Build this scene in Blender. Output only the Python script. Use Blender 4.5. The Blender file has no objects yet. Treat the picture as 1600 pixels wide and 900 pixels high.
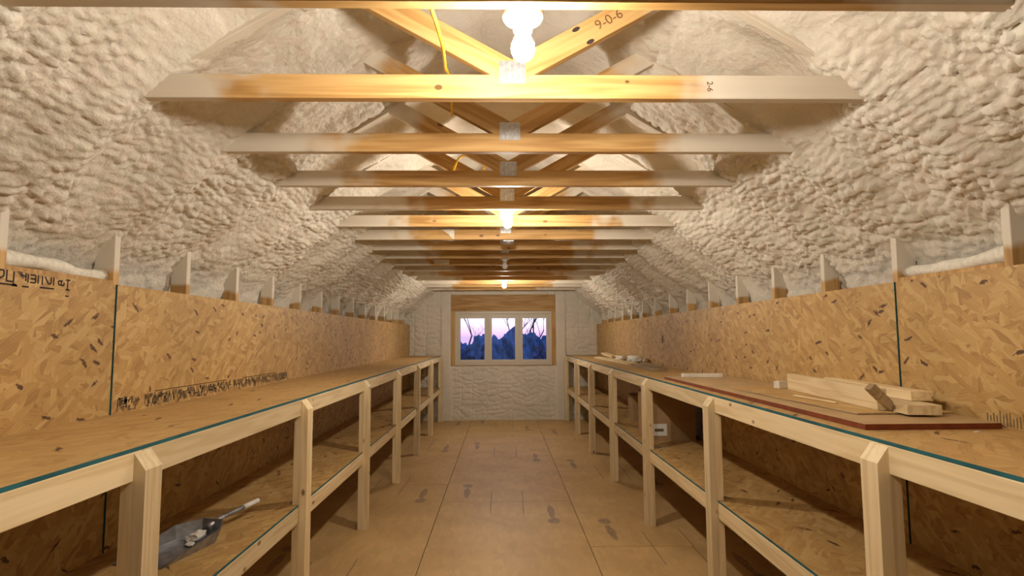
import bpy, bmesh, math, random
import numpy as np
from mathutils import Vector, Matrix

random.seed(7)
scene = bpy.context.scene
COL = scene.collection

# ------------------------------------------------------------------ camera
F_PX, PITCH, YAW, ROLL = 910.64, 0.0848, -0.0190, -0.0052
CAM = Vector((-0.0444, 0.0, 1.5475))


def pixel_dir(u, v):
    u -= 800.0; v -= 450.0
    c, s = math.cos(ROLL), math.sin(ROLL); u, v = c*u + s*v, -s*u + c*v
    x, y, z = u/F_PX, 1.0, -v/F_PX
    c, s = math.cos(PITCH), math.sin(PITCH); y, z = c*y - s*z, s*y + c*z
    c, s = math.cos(YAW), math.sin(YAW); x, y = c*x - s*y, s*x + c*y
    return Vector((x, y, z))


cam_data = bpy.data.cameras.new('camera')
cam_data.sensor_width = 36.0
cam_data.lens = F_PX/1600.0*36.0
cam_data.clip_start = 0.02
cam_data.clip_end = 500
cam = bpy.data.objects.new('camera', cam_data)
COL.objects.link(cam)
fwd = pixel_dir(800, 450).normalized()
right = (pixel_dir(900, 450) - pixel_dir(800, 450)).normalized()
up = right.cross(fwd).normalized()
cam.matrix_world = Matrix.Translation(CAM) @ Matrix((right, up, -fwd)).transposed().to_4x4()
scene.camera = cam

# ------------------------------------------------------------------ world: dusk sky
world = bpy.data.worlds.new('dusk')
scene.world = world
world.use_nodes = True
wn = world.node_tree.nodes; wl = world.node_tree.links
wn.clear()
wo = wn.new('ShaderNodeOutputWorld'); wb = wn.new('ShaderNodeBackground')
tc = wn.new('ShaderNodeTexCoord'); sx = wn.new('ShaderNodeSeparateXYZ'); rp = wn.new('ShaderNodeValToRGB')
wl.new(tc.outputs['Generated'], sx.inputs[0]); wl.new(sx.outputs['Z'], rp.inputs[0])
wl.new(rp.outputs[0], wb.inputs['Color']); wl.new(wb.outputs[0], wo.inputs['Surface'])
els = rp.color_ramp.elements
els[0].position = 0.0; els[0].color = (0.62, 0.42, 0.80, 1)
els[1].position = 1.0; els[1].color = (0.03, 0.15, 0.75, 1)
for p, c in ((0.012, (0.95, 0.62, 0.92, 1)), (0.035, (1.0, 0.92, 1.0, 1)), (0.10, (0.85, 0.88, 1.0, 1)), (0.30, (0.20, 0.38, 1.0, 1))):
    e = els.new(p); e.color = c
wb.inputs['Strength'].default_value = 1.35

# ------------------------------------------------------------------ colour management
vs = scene.view_settings
vs.view_transform = 'Standard'; vs.look = 'None'; vs.exposure = 0.14; vs.gamma = 1.0
vs.use_curve_mapping = False
BULB_COLOR = (1.0, 0.91, 0.78)
BULB_POWER = 1000.0
scene.cycles.max_bounces = 7
scene.cycles.diffuse_bounces = 3
scene.cycles.glossy_bounces = 2
scene.cycles.transparent_max_bounces = 6
scene.cycles.caustics_reflective = False
scene.cycles.caustics_refractive = False

# ------------------------------------------------------------------ dimensions (metres)
HALF = 1.783          # face of the OSB walls
OSB_T = 0.012
OSB_TOP = 1.795
Y0, Y1 = -2.0, 11.165  # room behind the camera .. far wall
TR0, TRS = 1.4345, 0.6097
CH_Z, CH_H, T2 = 2.411, 0.089, 0.038
CT, SH = 1.213, 0.621
POST0, POSTS = 1.858, 1.5165


# ------------------------------------------------------------------ node helpers
class NT:
    def __init__(self, name):
        self.mat = bpy.data.materials.new(name); self.mat.use_nodes = True
        self.n = self.mat.node_tree.nodes; self.l = self.mat.node_tree.links
        self.n.clear()
        self.out = self.n.new('ShaderNodeOutputMaterial')
        self.b = self.n.new('ShaderNodeBsdfPrincipled')
        self.l.new(self.b.outputs[0], self.out.inputs[0])

    def put(self, sock, v):
        if hasattr(v, 'is_linked') or isinstance(v, bpy.types.NodeSocket):
            self.l.new(v, sock)
        elif v is not None:
            if isinstance(v, tuple) and len(v) == 3 and sock.type == 'RGBA':
                v = v + (1,)
            sock.default_value = v

    def math(self, op, a, b=None, c=None, clamp=False):
        m = self.n.new('ShaderNodeMath'); m.operation = op; m.use_clamp = clamp
        self.put(m.inputs[0], a)
        if b is not None: self.put(m.inputs[1], b)
        if c is not None: self.put(m.inputs[2], c)
        return m.outputs[0]

    def vmath(self, op, a, b=None):
        m = self.n.new('ShaderNodeVectorMath'); m.operation = op
        self.put(m.inputs[0], a)
        if b is not None:
            if op == 'SCALE': self.put(m.inputs['Scale'], b)
            else: self.put(m.inputs[1], b)
        return m.outputs[0]

    def coord(self):
        return self.n.new('ShaderNodeTexCoord').outputs['Object']

    def rand(self):
        return self.n.new('ShaderNodeObjectInfo').outputs['Random']

    def sep(self, v):
        s = self.n.new('ShaderNodeSeparateXYZ'); self.put(s.inputs[0], v); return s.outputs

    def comb(self, x=0.0, y=0.0, z=0.0):
        s = self.n.new('ShaderNodeCombineXYZ')
        self.put(s.inputs[0], x); self.put(s.inputs[1], y); self.put(s.inputs[2], z); return s.outputs[0]

    def noise(self, v, scale, detail=2.0, rough=0.5, dist=0.0, out='Fac'):
        t = self.n.new('ShaderNodeTexNoise'); self.put(t.inputs['Vector'], v)
        t.inputs['Scale'].default_value = scale; t.inputs['Detail'].default_value = detail
        t.inputs['Roughness'].default_value = rough; t.inputs['Distortion'].default_value = dist
        return t.outputs[out]

    def voro(self, v, scale, feature='F1', dim='3D', rnd=1.0):
        t = self.n.new('ShaderNodeTexVoronoi'); t.voronoi_dimensions = dim; t.feature = feature
        self.put(t.inputs['Vector'], v); t.inputs['Scale'].default_value = scale
        t.inputs['Randomness'].default_value = rnd
        return t.outputs

    def mapr(self, v, a, b, c=0.0, d=1.0, smooth=True):
        t = self.n.new('ShaderNodeMapRange'); t.interpolation_type = 'SMOOTHSTEP' if smooth else 'LINEAR'
        self.put(t.inputs[0], v)
        for i, q in enumerate((a, b, c, d)): self.put(t.inputs[1+i], q)
        return t.outputs[0]

    def mix(self, f, a, b, mode='MIX'):
        t = self.n.new('ShaderNodeMix'); t.data_type = 'RGBA'; t.blend_type = mode
        self.put(t.inputs[0], f); self.put(t.inputs[6], a); self.put(t.inputs[7], b)
        return t.outputs[2]

    def ramp(self, f, stops):
        t = self.n.new('ShaderNodeValToRGB'); self.put(t.inputs[0], f)
        e = t.color_ramp.elements
        e[0].position, e[0].color = stops[0][0], stops[0][1] + (1,)
        e[1].position, e[1].color = stops[-1][0], stops[-1][1] + (1,)
        for p, c in stops[1:-1]:
            q = e.new(p); q.color = c + (1,)
        return t.outputs[0]

    def bump(self, h, strength=0.3, dist=0.01):
        t = self.n.new('ShaderNodeBump'); t.inputs['Strength'].default_value = strength
        t.inputs['Distance'].default_value = dist; self.put(t.inputs['Height'], h)
        self.l.new(t.outputs[0], self.b.inputs['Normal'])

    def base(self, c, rough=0.6, spec=0.3, metal=0.0):
        self.put(self.b.inputs['Base Color'], c)
        self.put(self.b.inputs['Roughness'], rough)
        self.b.inputs['Specular IOR Level'].default_value = spec
        self.b.inputs['Metallic'].default_value = metal
        return self.mat


FOAM_RGB = (0.72, 0.665, 0.57)


def foam_colour(t, v):
    n1 = t.noise(v, 3.0, 3.0)
    n2 = t.noise(v, 14.0, 2.0)
    c = t.mix(t.mapr(n1, 0.35, 0.65), (0.75, 0.69, 0.59), (0.69, 0.645, 0.55))
    c = t.mix(t.mapr(n2, 0.45, 0.75), c, (0.73, 0.64, 0.545))
    return c


def mat_foam():
    t = NT('spray_foam')
    v = t.coord()
    c = foam_colour(t, v)
    t.bump(t.noise(v, 55.0, 2.0), 0.55, 0.010)
    return t.base(c, 0.55, 0.25)


def mat_lumber(name, pale, mid, dark, axis='X', overspray=None, knots=0.6, rough=0.55):
    """sawn softwood; overspray: 'chord' (foam on both ends), 'stud' (foam above the boards)"""
    t = NT(name)
    v = t.coord(); s = t.sep(v); r = t.rand()
    off = t.math('MULTIPLY', r, 37.0)
    ax = {'X': 0, 'Y': 1, 'Z': 2}[axis]
    a = s[ax]; o1, o2 = [s[i] for i in range(3) if i != ax]
    la = t.math('ADD', a, off)
    g = t.comb(t.math('MULTIPLY', la, 0.9), t.math('MULTIPLY_ADD', o1, 14.0, off), t.math('MULTIPLY', o2, 14.0))
    warp = t.noise(g, 1.0, 2.0)
    wv = t.math('SINE', t.math('MULTIPLY_ADD', warp, 26.0, t.math('MULTIPLY', t.math('ADD', o1, o2), 55.0)))
    fine = t.noise(t.comb(t.math('MULTIPLY', la, 4.0), t.math('MULTIPLY', o1, 160.0), t.math('MULTIPLY', o2, 160.0)), 1.0, 2.0)
    f = t.math('MULTIPLY_ADD', wv, 0.27, t.math('MULTIPLY_ADD', fine, 0.60, 0.16))
    c = t.ramp(f, [(0.12, pale), (0.5, mid), (0.95, dark)])
    # knots
    kv = t.comb(t.math('MULTIPLY', la, 7.0), t.math('MULTIPLY_ADD', o1, 13.0, off), t.math('MULTIPLY', o2, 13.0))
    k = t.voro(kv, 1.0)
    on = t.math('GREATER_THAN', t.sep(k['Color'])[0], 1.0 - knots*0.5)
    kn = t.math('MULTIPLY', t.mapr(k['Distance'], 0.08, 0.19, 1.0, 0.0), on)
    c = t.mix(t.math('MULTIPLY', kn, 0.85), c, (0.16, 0.065, 0.025))
    # tone of each stick
    tone = t.mapr(r, 0, 1, 0.84, 1.10, False)
    c = t.mix(1.0, c, t.comb(tone, tone, tone), 'MULTIPLY')
    if overspray:
        nz = t.noise(t.vmath('ADD', v, t.comb(off, off, 0)), 5.0, 2.0)
        nz = t.math('SUBTRACT', nz, 0.5)
        if overspray == 'chord':
            q = t.math('ABSOLUTE', t.math('ADD', a, t.math('MULTIPLY_ADD', r, 0.3, -0.15)))
            fo = t.mapr(t.math('MULTIPLY_ADD', nz, 0.8, q), 0.71, 0.93)
            fo = t.math('MULTIPLY', fo, 0.9)
        elif overspray == 'web':
            fo = t.math('MULTIPLY', t.mapr(t.math('MULTIPLY_ADD', nz, 0.6, a), 0.50, 0.72), 0.85)
        else:
            fo = t.math('MULTIPLY', t.mapr(t.math('MULTIPLY_ADD', nz, 0.10, a), 1.845, 1.875), 0.93)
        c = t.mix(fo, c, FOAM_RGB)
    return t.base(c, rough, 0.3)


def mat_osb(name, axes, size=1.0, light=1.0, dark_bits=0.05, stretch=3.2, stamp=False, worn=0.0):
    t = NT(name)
    s = t.sep(t.coord()); r = t.rand()
    idx = {'x': 0, 'y': 1, 'z': 2}
    a = t.math('MULTIPLY_ADD', r, 41.0, s[idx[axes[0]]]); b = t.math('MULTIPLY_ADD', r, 17.0, s[idx[axes[1]]])
    p = t.comb(a, b, 0.0)
    wob = t.noise(p, 9.0, 2.0, out='Color')
    p = t.vmath('ADD', p, t.vmath('SCALE', t.vmath('SUBTRACT', wob, (0.5, 0.5, 0.5)), 0.035*size))
    tones = [(0.0, (0.36*light, 0.185*light, 0.052*light)), (0.22, (0.52*light, 0.30*light, 0.092*light)),
             (0.6, (0.60*light, 0.37*light, 0.125*light)), (1.0, (0.74*light, 0.51*light, 0.215*light))]
    col = None
    ps = t.sep(p)
    darks = []
    grain = t.math('MULTIPLY_ADD', t.noise(p, 75.0, 1.0), 0.7, -0.35)
    for i, (ang, sc) in enumerate(((8, 20), (62, 23), (-40, 26), (88, 24), (-12, 28), (35, 30))):
        ca, sa = math.cos(math.radians(ang)), math.sin(math.radians(ang))
        uu = t.math('ADD', t.math('MULTIPLY', ps[0], ca), t.math('MULTIPLY', ps[1], sa))
        vv = t.math('SUBTRACT', t.math('MULTIPLY', ps[1], ca), t.math('MULTIPLY', ps[0], sa))
        q = t.comb(t.math('MULTIPLY_ADD', uu, sc/size/stretch, 7.3*i), t.math('MULTIPLY_ADD', vv, sc/size, 3.1*i), 0.0)
        vo = t.voro(q, 1.0, dim='2D')
        rc = t.sep(vo['Color'])
        gr = grain
        if i >= 3:
            gr = t.math('MULTIPLY_ADD', t.noise(t.comb(t.math('MULTIPLY', uu, 9.0), t.math('MULTIPLY', vv, 190.0), float(i)), 1.0, 1.0), 1.1, -0.55)
        f = t.math('ADD', rc[0], gr, clamp=True)
        c = t.ramp(f, tones)
        if dark_bits > 0 and i in (2, 4, 5):
            dk = t.math('GREATER_THAN', rc[2], 1.0 - dark_bits)
            near = t.mapr(t.math('ADD', vo['Distance'], t.math('MULTIPLY', grain, 1.0)), 0.22, 0.36, 1.0, 0.0)
            dark = t.math('MULTIPLY', dk, near)
        if col is None:
            col = c
        else:
            col = t.mix(t.math('GREATER_THAN', rc[1], 0.55), col, c)
        if dark_bits > 0 and i in (2, 4, 5):
            darks.append(dark)
    big = t.noise(p, 1.6, 2.0)
    k = t.mapr(big, 0.3, 0.7, 0.86, 1.06)
    col = t.mix(1.0, col, t.comb(k, k, k), 'MULTIPLY')
    if worn > 0:
        col = t.mix(worn, col, (0.56*light, 0.355*light, 0.15*light))
    for dark in darks:
        col = t.mix(t.math('MULTIPLY', dark, 0.9), col, (0.075, 0.028, 0.018))
    return t.base(col, 0.5, 0.3)


def mat_floor():
    """smooth tan subfloor sheet; stamps and nail lines are printed at fixed places on every sheet"""
    t = NT('subfloor_sheet')
    v = t.coord(); s = t.sep(v); r = t.rand()
    p = t.vmath('ADD', v, t.comb(t.math('MULTIPLY', r, 31.0), 0, 0))
    c = t.mix(t.mapr(t.noise(p, 2.2, 3.0), 0.3, 0.7), (0.53, 0.34, 0.145), (0.62, 0.41, 0.18))
    fl = t.voro(t.vmath('MULTIPLY', p, (26.0, 9.0, 1.0)), 1.0)
    k = t.mapr(t.sep(fl['Color'])[0], 0, 1, 0.93, 1.05, False)
    c = t.mix(1.0, c, t.comb(k, k, k), 'MULTIPLY')
    x, y = s[0], s[1]
    wob = t.math('MULTIPLY', t.math('SUBTRACT', t.noise(v, 7.0, 2.0), 0.5), 0.05)

    def blob(cx, cy, rx, ry):
        dx = t.math('DIVIDE', t.math('SUBTRACT', t.math('ADD', x, wob), cx), rx)
        dy = t.math('DIVIDE', t.math('SUBTRACT', y, cy), ry)
        dd = t.math('SQRT', t.math('ADD', t.math('MULTIPLY', dx, dx), t.math('MULTIPLY', dy, dy)))
        return t.mapr(dd, 0.7, 1.05, 1.0, 0.0)
    ink = None
    for m in (blob(0.22, 0.32, 0.035, 0.21), blob(0.215, 0.60, 0.06, 0.085), blob(1.005, 2.10, 0.035, 0.22), blob(1.01, 1.84, 0.06, 0.09)):
        ink = m if ink is None else t.math('MAXIMUM', ink, m)
    ink = t.math('MULTIPLY', ink, t.mapr(t.noise(v, 30.0, 2.0), 0.25, 0.6, 0.35, 0.85))
    c = t.mix(t.math('MULTIPLY', ink, 0.75), c, (0.12, 0.085, 0.075))

    def line(cx, ya, yb):
        m = t.mapr(t.math('ABSOLUTE', t.math('SUBTRACT', x, cx)), 0.004, 0.007, 1.0, 0.0)
        return t.math('MULTIPLY', m, t.math('MULTIPLY', t.math('GREATER_THAN', y, ya), t.math('LESS_THAN', y, yb)))
    ln = None
    for a in ((0.465, -1, 0.33), (0.77, -1, 0.38), (0.465, 2.08, 9), (0.76, 2.04, 9)):
        m = line(*a); ln = m if ln is None else t.math('MAXIMUM', ln, m)
    c = t.mix(t.math('MULTIPLY', ln, 0.6), c, (0.16, 0.11, 0.08))
    return t.base(c, 0.5, 0.3)


def mat_plain(name, c, rough=0.6, spec=0.3, metal=0.0, var=0.0, scale=20.0):
    t = NT(name)
    if var:
        k = t.mapr(t.noise(t.coord(), scale, 3.0), 0.3, 0.7, 1-var, 1+var)
        c = t.mix(1.0, c, t.comb(k, k, k), 'MULTIPLY')
    return t.base(c, rough, spec, metal)


def mat_glass():
    t = NT('window_glass')
    n = t.n
    n.remove(t.b)
    tr = n.new('ShaderNodeBsdfTransparent'); tr.inputs[0].default_value = (0.96, 0.98, 1, 1)
    gl = n.new('ShaderNodeBsdfGlossy'); gl.inputs['Roughness'].default_value = 0.02
    fr = n.new('ShaderNodeFresnel'); fr.inputs[0].default_value = 1.45
    mx = n.new('ShaderNodeMixShader')
    t.l.new(fr.outputs[0], mx.inputs[0]); t.l.new(tr.outputs[0], mx.inputs[1]); t.l.new(gl.outputs[0], mx.inputs[2])
    t.l.new(mx.outputs[0], t.out.inputs[0])
    return t.mat


def mat_emit(name, c, s):
    t = NT(name)
    t.base((0.9, 0.9, 0.88), 0.3)
    t.put(t.b.inputs['Emission Color'], c); t.b.inputs['Emission Strength'].default_value = s
    return t.mat


CHORD = ((0.62, 0.385, 0.155), (0.53, 0.305, 0.105), (0.36, 0.18, 0.052))
SPRUCE = ((0.87, 0.71, 0.455), (0.81, 0.64, 0.38), (0.68, 0.50, 0.265))
M = {
    'foam': mat_foam(),
    'chord': mat_lumber('yellow_pine_chord', *CHORD, 'X', 'chord', 0.30),
    'web': mat_lumber('yellow_pine_web', *CHORD, 'X', 'web', 0.30),
    'stud': mat_lumber('foam_sprayed_stud', *CHORD, 'Z', 'stud', 0.3),
    'rail': mat_lumber('spruce_rail', *SPRUCE, 'Y', None, 0.5),
    'post': mat_lumber('spruce_post', *SPRUCE, 'Z', None, 0.5),
    'offcut': mat_lumber('spruce_offcut', *SPRUCE, 'Y', None, 0.3),
    'pine_z': mat_lumber('pine_jamb', *CHORD, 'Z', None, 0.35),
    'pine_x': mat_lumber('pine_board', *CHORD, 'X', None, 0.35),
    'osb_wall': mat_osb('osb_wall_sheet', 'yz', 0.70, 0.92, 0.019, worn=0.34),
    'osb_top': mat_osb('osb_worktop', 'yx', 0.8, 0.95, 0.015, 6.0, worn=0.55),
    'osb_shelf': mat_osb('osb_shelf', 'yx', 0.8, 0.92, 0.02, 5.0, worn=0.40),
    'floor': mat_floor(),
    'teal': mat_plain('teal_edge_paint', (0.022, 0.125, 0.15), 0.5, 0.3, 0, 0.25, 6.0),
    'steel': mat_plain('galvanised_steel', (0.55, 0.55, 0.56), 0.42, 0.5, 0.85, 0.15, 60.0),
    'dark_steel': mat_plain('dull_grey_steel', (0.30, 0.30, 0.31), 0.4, 0.5, 0.6, 0.25, 18.0),
    'porcelain': mat_plain('white_porcelain', (0.80, 0.79, 0.77), 0.25, 0.5),
    'vinyl': mat_plain('cream_vinyl', (0.66, 0.60, 0.50), 0.45, 0.4),
    'ink': mat_plain('black_print_ink', (0.045, 0.03, 0.03), 0.7, 0.1),
    'ink_brown': mat_plain('brown_print_ink', (0.17, 0.09, 0.035), 0.7, 0.1),
    'ink_grey': mat_plain('grey_print_ink', (0.19, 0.135, 0.08), 0.7, 0.1),
    'cable': mat_plain('yellow_cable_sheath', (0.80, 0.52, 0.02), 0.4, 0.5),
    'card': mat_plain('brown_cardboard', (0.42, 0.27, 0.14), 0.8, 0.1, 0, 0.08, 8.0),
    'paper': mat_plain('white_paper', (0.80, 0.79, 0.75), 0.7, 0.2),
    'hardboard': mat_plain('tan_hardboard', (0.50, 0.34, 0.18), 0.55, 0.3, 0, 0.10, 5.0),
    'redbrown': mat_plain('red_brown_edge', (0.20, 0.045, 0.014), 0.5, 0.3, 0, 0.15, 25.0),
    'ply': mat_osb('plywood_face', 'yx', 2.2, 0.98, 0.0, 6.0, worn=0.6),
    'white_wood': mat_plain('white_primed_wood', (0.74, 0.70, 0.62), 0.6, 0.3, 0, 0.1, 15.0),
    'weathered': mat_lumber('grey_brown_offcut', (0.45, 0.33, 0.19), (0.37, 0.26, 0.14), (0.26, 0.17, 0.09), 'Y', None, 0.3),
    'foam_bit': mat_plain('foam_crumb', (0.80, 0.76, 0.66), 0.7, 0.2, 0, 0.1, 50.0),
    'glass': mat_glass(),
    'bulb_on': mat_emit('lit_bulb', BULB_COLOR, BULB_POWER),
    'bulb_off': mat_plain('frosted_bulb', (0.82, 0.82, 0.80), 0.2, 0.5),
    'brass': mat_plain('bulb_screw_shell', (0.6, 0.58, 0.5), 0.35, 0.5, 0.9),
    'ground': mat_plain('dusk_meadow', (0.22, 0.25, 0.24), 0.9, 0.1, 0, 0.25, 0.3),
    'leaf': mat_plain('evergreen_mass', (0.085, 0.15, 0.21), 0.9, 0.1, 0, 0.3, 1.5),
    'bark': mat_plain('dark_bark', (0.035, 0.03, 0.04), 0.9, 0.1),
    'sheath': mat_plain('roof_sheathing', (0.42, 0.32, 0.22), 0.8, 0.1),
    'subfloor_base': mat_plain('subfloor_base_wood', (0.45, 0.29, 0.13), 0.8, 0.1),
}


# ------------------------------------------------------------------ mesh helpers
class MB:
    def __init__(self):
        self.v = []; self.f = []; self.m = []; self.s = []

    def add(self, vs_, fs_, mat=0, smooth=False):
        o = len(self.v)
        self.v += [tuple(q) for q in vs_]
        for f in fs_:
            self.f.append(tuple(i+o for i in f)); self.m.append(mat); self.s.append(smooth)
        return self

    def box(self, x0, x1, y0, y1, z0, z1, mat=0, bev=0.0, xf=None):
        bm = bmesh.new()
        bmesh.ops.create_cube(bm, size=1.0)
        for q in bm.verts:
            q.co = Vector(((x0+x1)/2 + q.co.x*(x1-x0), (y0+y1)/2 + q.co.y*(y1-y0), (z0+z1)/2 + q.co.z*(z1-z0)))
        if bev > 0:
            bmesh.ops.bevel(bm, geom=list(bm.edges), offset=bev, segments=1, affect='EDGES', profile=0.5)
        bm.verts.index_update()
        vs_ = [(xf @ q.co) if xf else q.co.copy() for q in bm.verts]
        fs_ = [[q.index for q in f.verts] for f in bm.faces]
        bm.free()
        return self.add(vs_, fs_, mat)

    def prism(self, pts, axis, a, b, mat=0):
        """extrude polygon pts (2-D) along axis from a to b"""
        def mk(p, t):
            return {'x': (t, p[0], p[1]), 'y': (p[0], t, p[1]), 'z': (p[0], p[1], t)}[axis]
        n = len(pts)
        vs_ = [mk(p, a) for p in pts] + [mk(p, b) for p in pts]
        fs_ = [list(range(n))[::-1], list(range(n, 2*n))] + [[i, (i+1) % n, n+(i+1) % n, n+i] for i in range(n)]
        return self.add(vs_, fs_, mat)

    def lathe(self, prof, c=(0, 0, 0), seg=24, mat=0, smooth=True):
        vs_, fs_ = [], []
        for r, z in prof:
            for i in range(seg):
                a = 2*math.pi*i/seg
                vs_.append((c[0]+r*math.cos(a), c[1]+r*math.sin(a), c[2]+z))
        for j in range(len(prof)-1):
            for i in range(seg):
                k = (i+1) % seg
                fs_.append([j*seg+i, j*seg+k, (j+1)*seg+k, (j+1)*seg+i])
        fs_.append(list(range(seg))[::-1]); fs_.append([(len(prof)-1)*seg+i for i in range(seg)])
        return self.add(vs_, fs_, mat, smooth)

    def tube(self, pts, rad, seg=8, mat=0, smooth=True):
        pts = [Vector(p) for p in pts]; n = len(pts)
        rr = rad if isinstance(rad, (list, tuple)) else [rad]*n
        vs_, fs_ = [], []
        for i, p in enumerate(pts):
            d = (pts[min(i+1, n-1)] - pts[max(i-1, 0)]).normalized()
            a = d.orthogonal().normalized() if i == 0 else (a - d*a.dot(d)).normalized()
            b = d.cross(a)
            for k in range(seg):
                t = 2*math.pi*k/seg
                vs_.append(p + (a*math.cos(t) + b*math.sin(t))*rr[i])
        for j in range(n-1):
            for i in range(seg):
                k = (i+1) % seg
                fs_.append([j*seg+i, j*seg+k, (j+1)*seg+k, (j+1)*seg+i])
        fs_.append(list(range(seg))[::-1]); fs_.append([(n-1)*seg+i for i in range(seg)])
        return self.add(vs_, fs_, mat, smooth)

    def mesh(self, name, mats):
        me = bpy.data.meshes.new(name)
        me.from_pydata([tuple(q) for q in self.v], [], self.f)
        for m_ in (mats if isinstance(mats, (list, tuple)) else [mats]):
            me.materials.append(M[m_])
        me.polygons.foreach_set('material_index', self.m)
        me.polygons.foreach_set('use_smooth', self.s)
        bm = bmesh.new(); bm.from_mesh(me)
        bmesh.ops.recalc_face_normals(bm, faces=list(bm.faces)); bm.to_mesh(me); bm.free()
        me.update()
        return me


def link(name, me, parent=None, loc=(0, 0, 0), rot=(0, 0, 0)):
    o = bpy.data.objects.new(name, me); COL.objects.link(o)
    o.location = loc; o.rotation_euler = rot
    if parent: o.parent = parent
    return o


def tag(o, label, cat, group=None):
    o['label'] = label; o['category'] = cat
    if group: o['group'] = group
    return o


def thing(name, label, cat, loc=(0, 0, 0), rot=(0, 0, 0), group=None):
    o = bpy.data.objects.new(name, None); COL.objects.link(o)
    o.empty_display_size = 0.1
    o.location = loc; o.rotation_euler = rot
    return tag(o, label, cat, group)


def structure(o, label, cat):
    tag(o, label, cat); o['kind'] = 'structure'; return o


def text_mesh(txt, size, mat):
    cu = bpy.data.curves.new('print', 'FONT'); cu.body = txt; cu.size = size
    cu.align_x = 'CENTER'; cu.align_y = 'CENTER'; cu.extrude = 0.0004
    o = bpy.data.objects.new('print', cu); COL.objects.link(o)
    bpy.context.view_layer.update()
    me = bpy.data.meshes.new_from_object(o.evaluated_get(bpy.context.evaluated_depsgraph_get()))
    bpy.data.objects.remove(o); bpy.data.curves.remove(cu)
    me.materials.clear(); me.materials.append(M[mat])
    return me


# ------------------------------------------------------------------ numpy noise
def vnoise(u, v, seed=0):
    iu = np.floor(u).astype(np.int64); iv = np.floor(v).astype(np.int64)
    fu = u-iu; fv = v-iv
    fu = fu*fu*(3-2*fu); fv = fv*fv*(3-2*fv)

    def h(a, b):
        n = (a*374761393 + b*668265263 + seed*982451653) & 0x7fffffff
        n = ((n ^ (n >> 13))*1274126177) & 0x7fffffff
        return ((n ^ (n >> 16)) & 0xffff)/65535.0
    return (h(iu, iv)*(1-fu)+h(iu+1, iv)*fu)*(1-fv) + (h(iu, iv+1)*(1-fu)+h(iu+1, iv+1)*fu)*fv


def worley(u, v, seed=0):
    """distance to the nearest feature point and that cell's random value"""
    iu = np.floor(u).astype(np.int64); iv = np.floor(v).astype(np.int64)
    best = np.full(u.shape, 9.0); rnd = np.zeros(u.shape); sec = np.full(u.shape, 9.0)

    def h(a, b, k):
        n = (a*374761393 + b*668265263 + (seed*7+k)*982451653) & 0x7fffffff
        n = ((n ^ (n >> 13))*1274126177) & 0x7fffffff
        return ((n ^ (n >> 16)) & 0xffff)/65535.0
    for i in (-1, 0, 1):
        for j in (-1, 0, 1):
            a, b = iu+i, iv+j
            px = a+0.1+0.8*h(a, b, 1); py = b+0.1+0.8*h(a, b, 2)
            d = np.hypot(u-px, v-py)
            m = d < best
            sec = np.where(m, best, np.minimum(sec, d))
            best = np.where(m, d, best); rnd = np.where(m, h(a, b, 3), rnd)
    return best, rnd, sec


def dome(u, v, seed):
    """rounded lumps parted by creases"""
    d, r, d2 = worley(u, v, seed)
    e = np.clip((d2-d)/0.75, 0, 1)
    return np.sqrt(1-(1-e)**2)*(0.55+0.45*r)


def sstep(a, b, x):
    t = np.clip((x-a)/(b-a), 0, 1); return t*t*(3-2*t)


def grid_mesh(name, X, Y, Z, mat, keep=None):
    ny, nx = X.shape
    co = np.stack([X, Y, Z], -1).reshape(-1, 3)
    idx = np.arange(ny*nx).reshape(ny, nx)
    q = np.stack([idx[:-1, :-1], idx[:-1, 1:], idx[1:, 1:], idx[1:, :-1]], -1)
    q = q[keep] if keep is not None else q.reshape(-1, 4)
    me = bpy.data.meshes.new(name)
    me.vertices.add(len(co)); me.vertices.foreach_set('co', co.astype(np.float32).ravel())
    me.loops.add(q.size); me.loops.foreach_set('vertex_index', q.astype(np.int32).ravel())
    me.polygons.add(len(q)); me.polygons.foreach_set('loop_start', np.arange(0, q.size, 4, dtype=np.int32))
    me.update(calc_edges=True); me.validate()
    me.polygons.foreach_set('use_smooth', np.ones(len(me.polygons), dtype=bool))
    me.materials.append(M[mat])
    return me


# ------------------------------------------------------------------ ceiling: spray-foam vault
RIB = np.array([(1.905, 1.50), (1.905, 1.88), (1.80, 2.00), (1.62, 2.135), (1.29, 2.42), (1.19, 2.505), (1.0, 2.64), (0.6, 2.88), (0.15, 3.10), (0.0, 3.13)])
BAY = np.array([(1.985, 1.50), (1.985, 1.885), (1.85, 1.955), (1.68, 2.175), (1.345, 2.47), (1.235, 2.555), (1.035, 2.69), (0.615, 2.92), (0.15, 3.14), (0.0, 3.17)])


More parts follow.
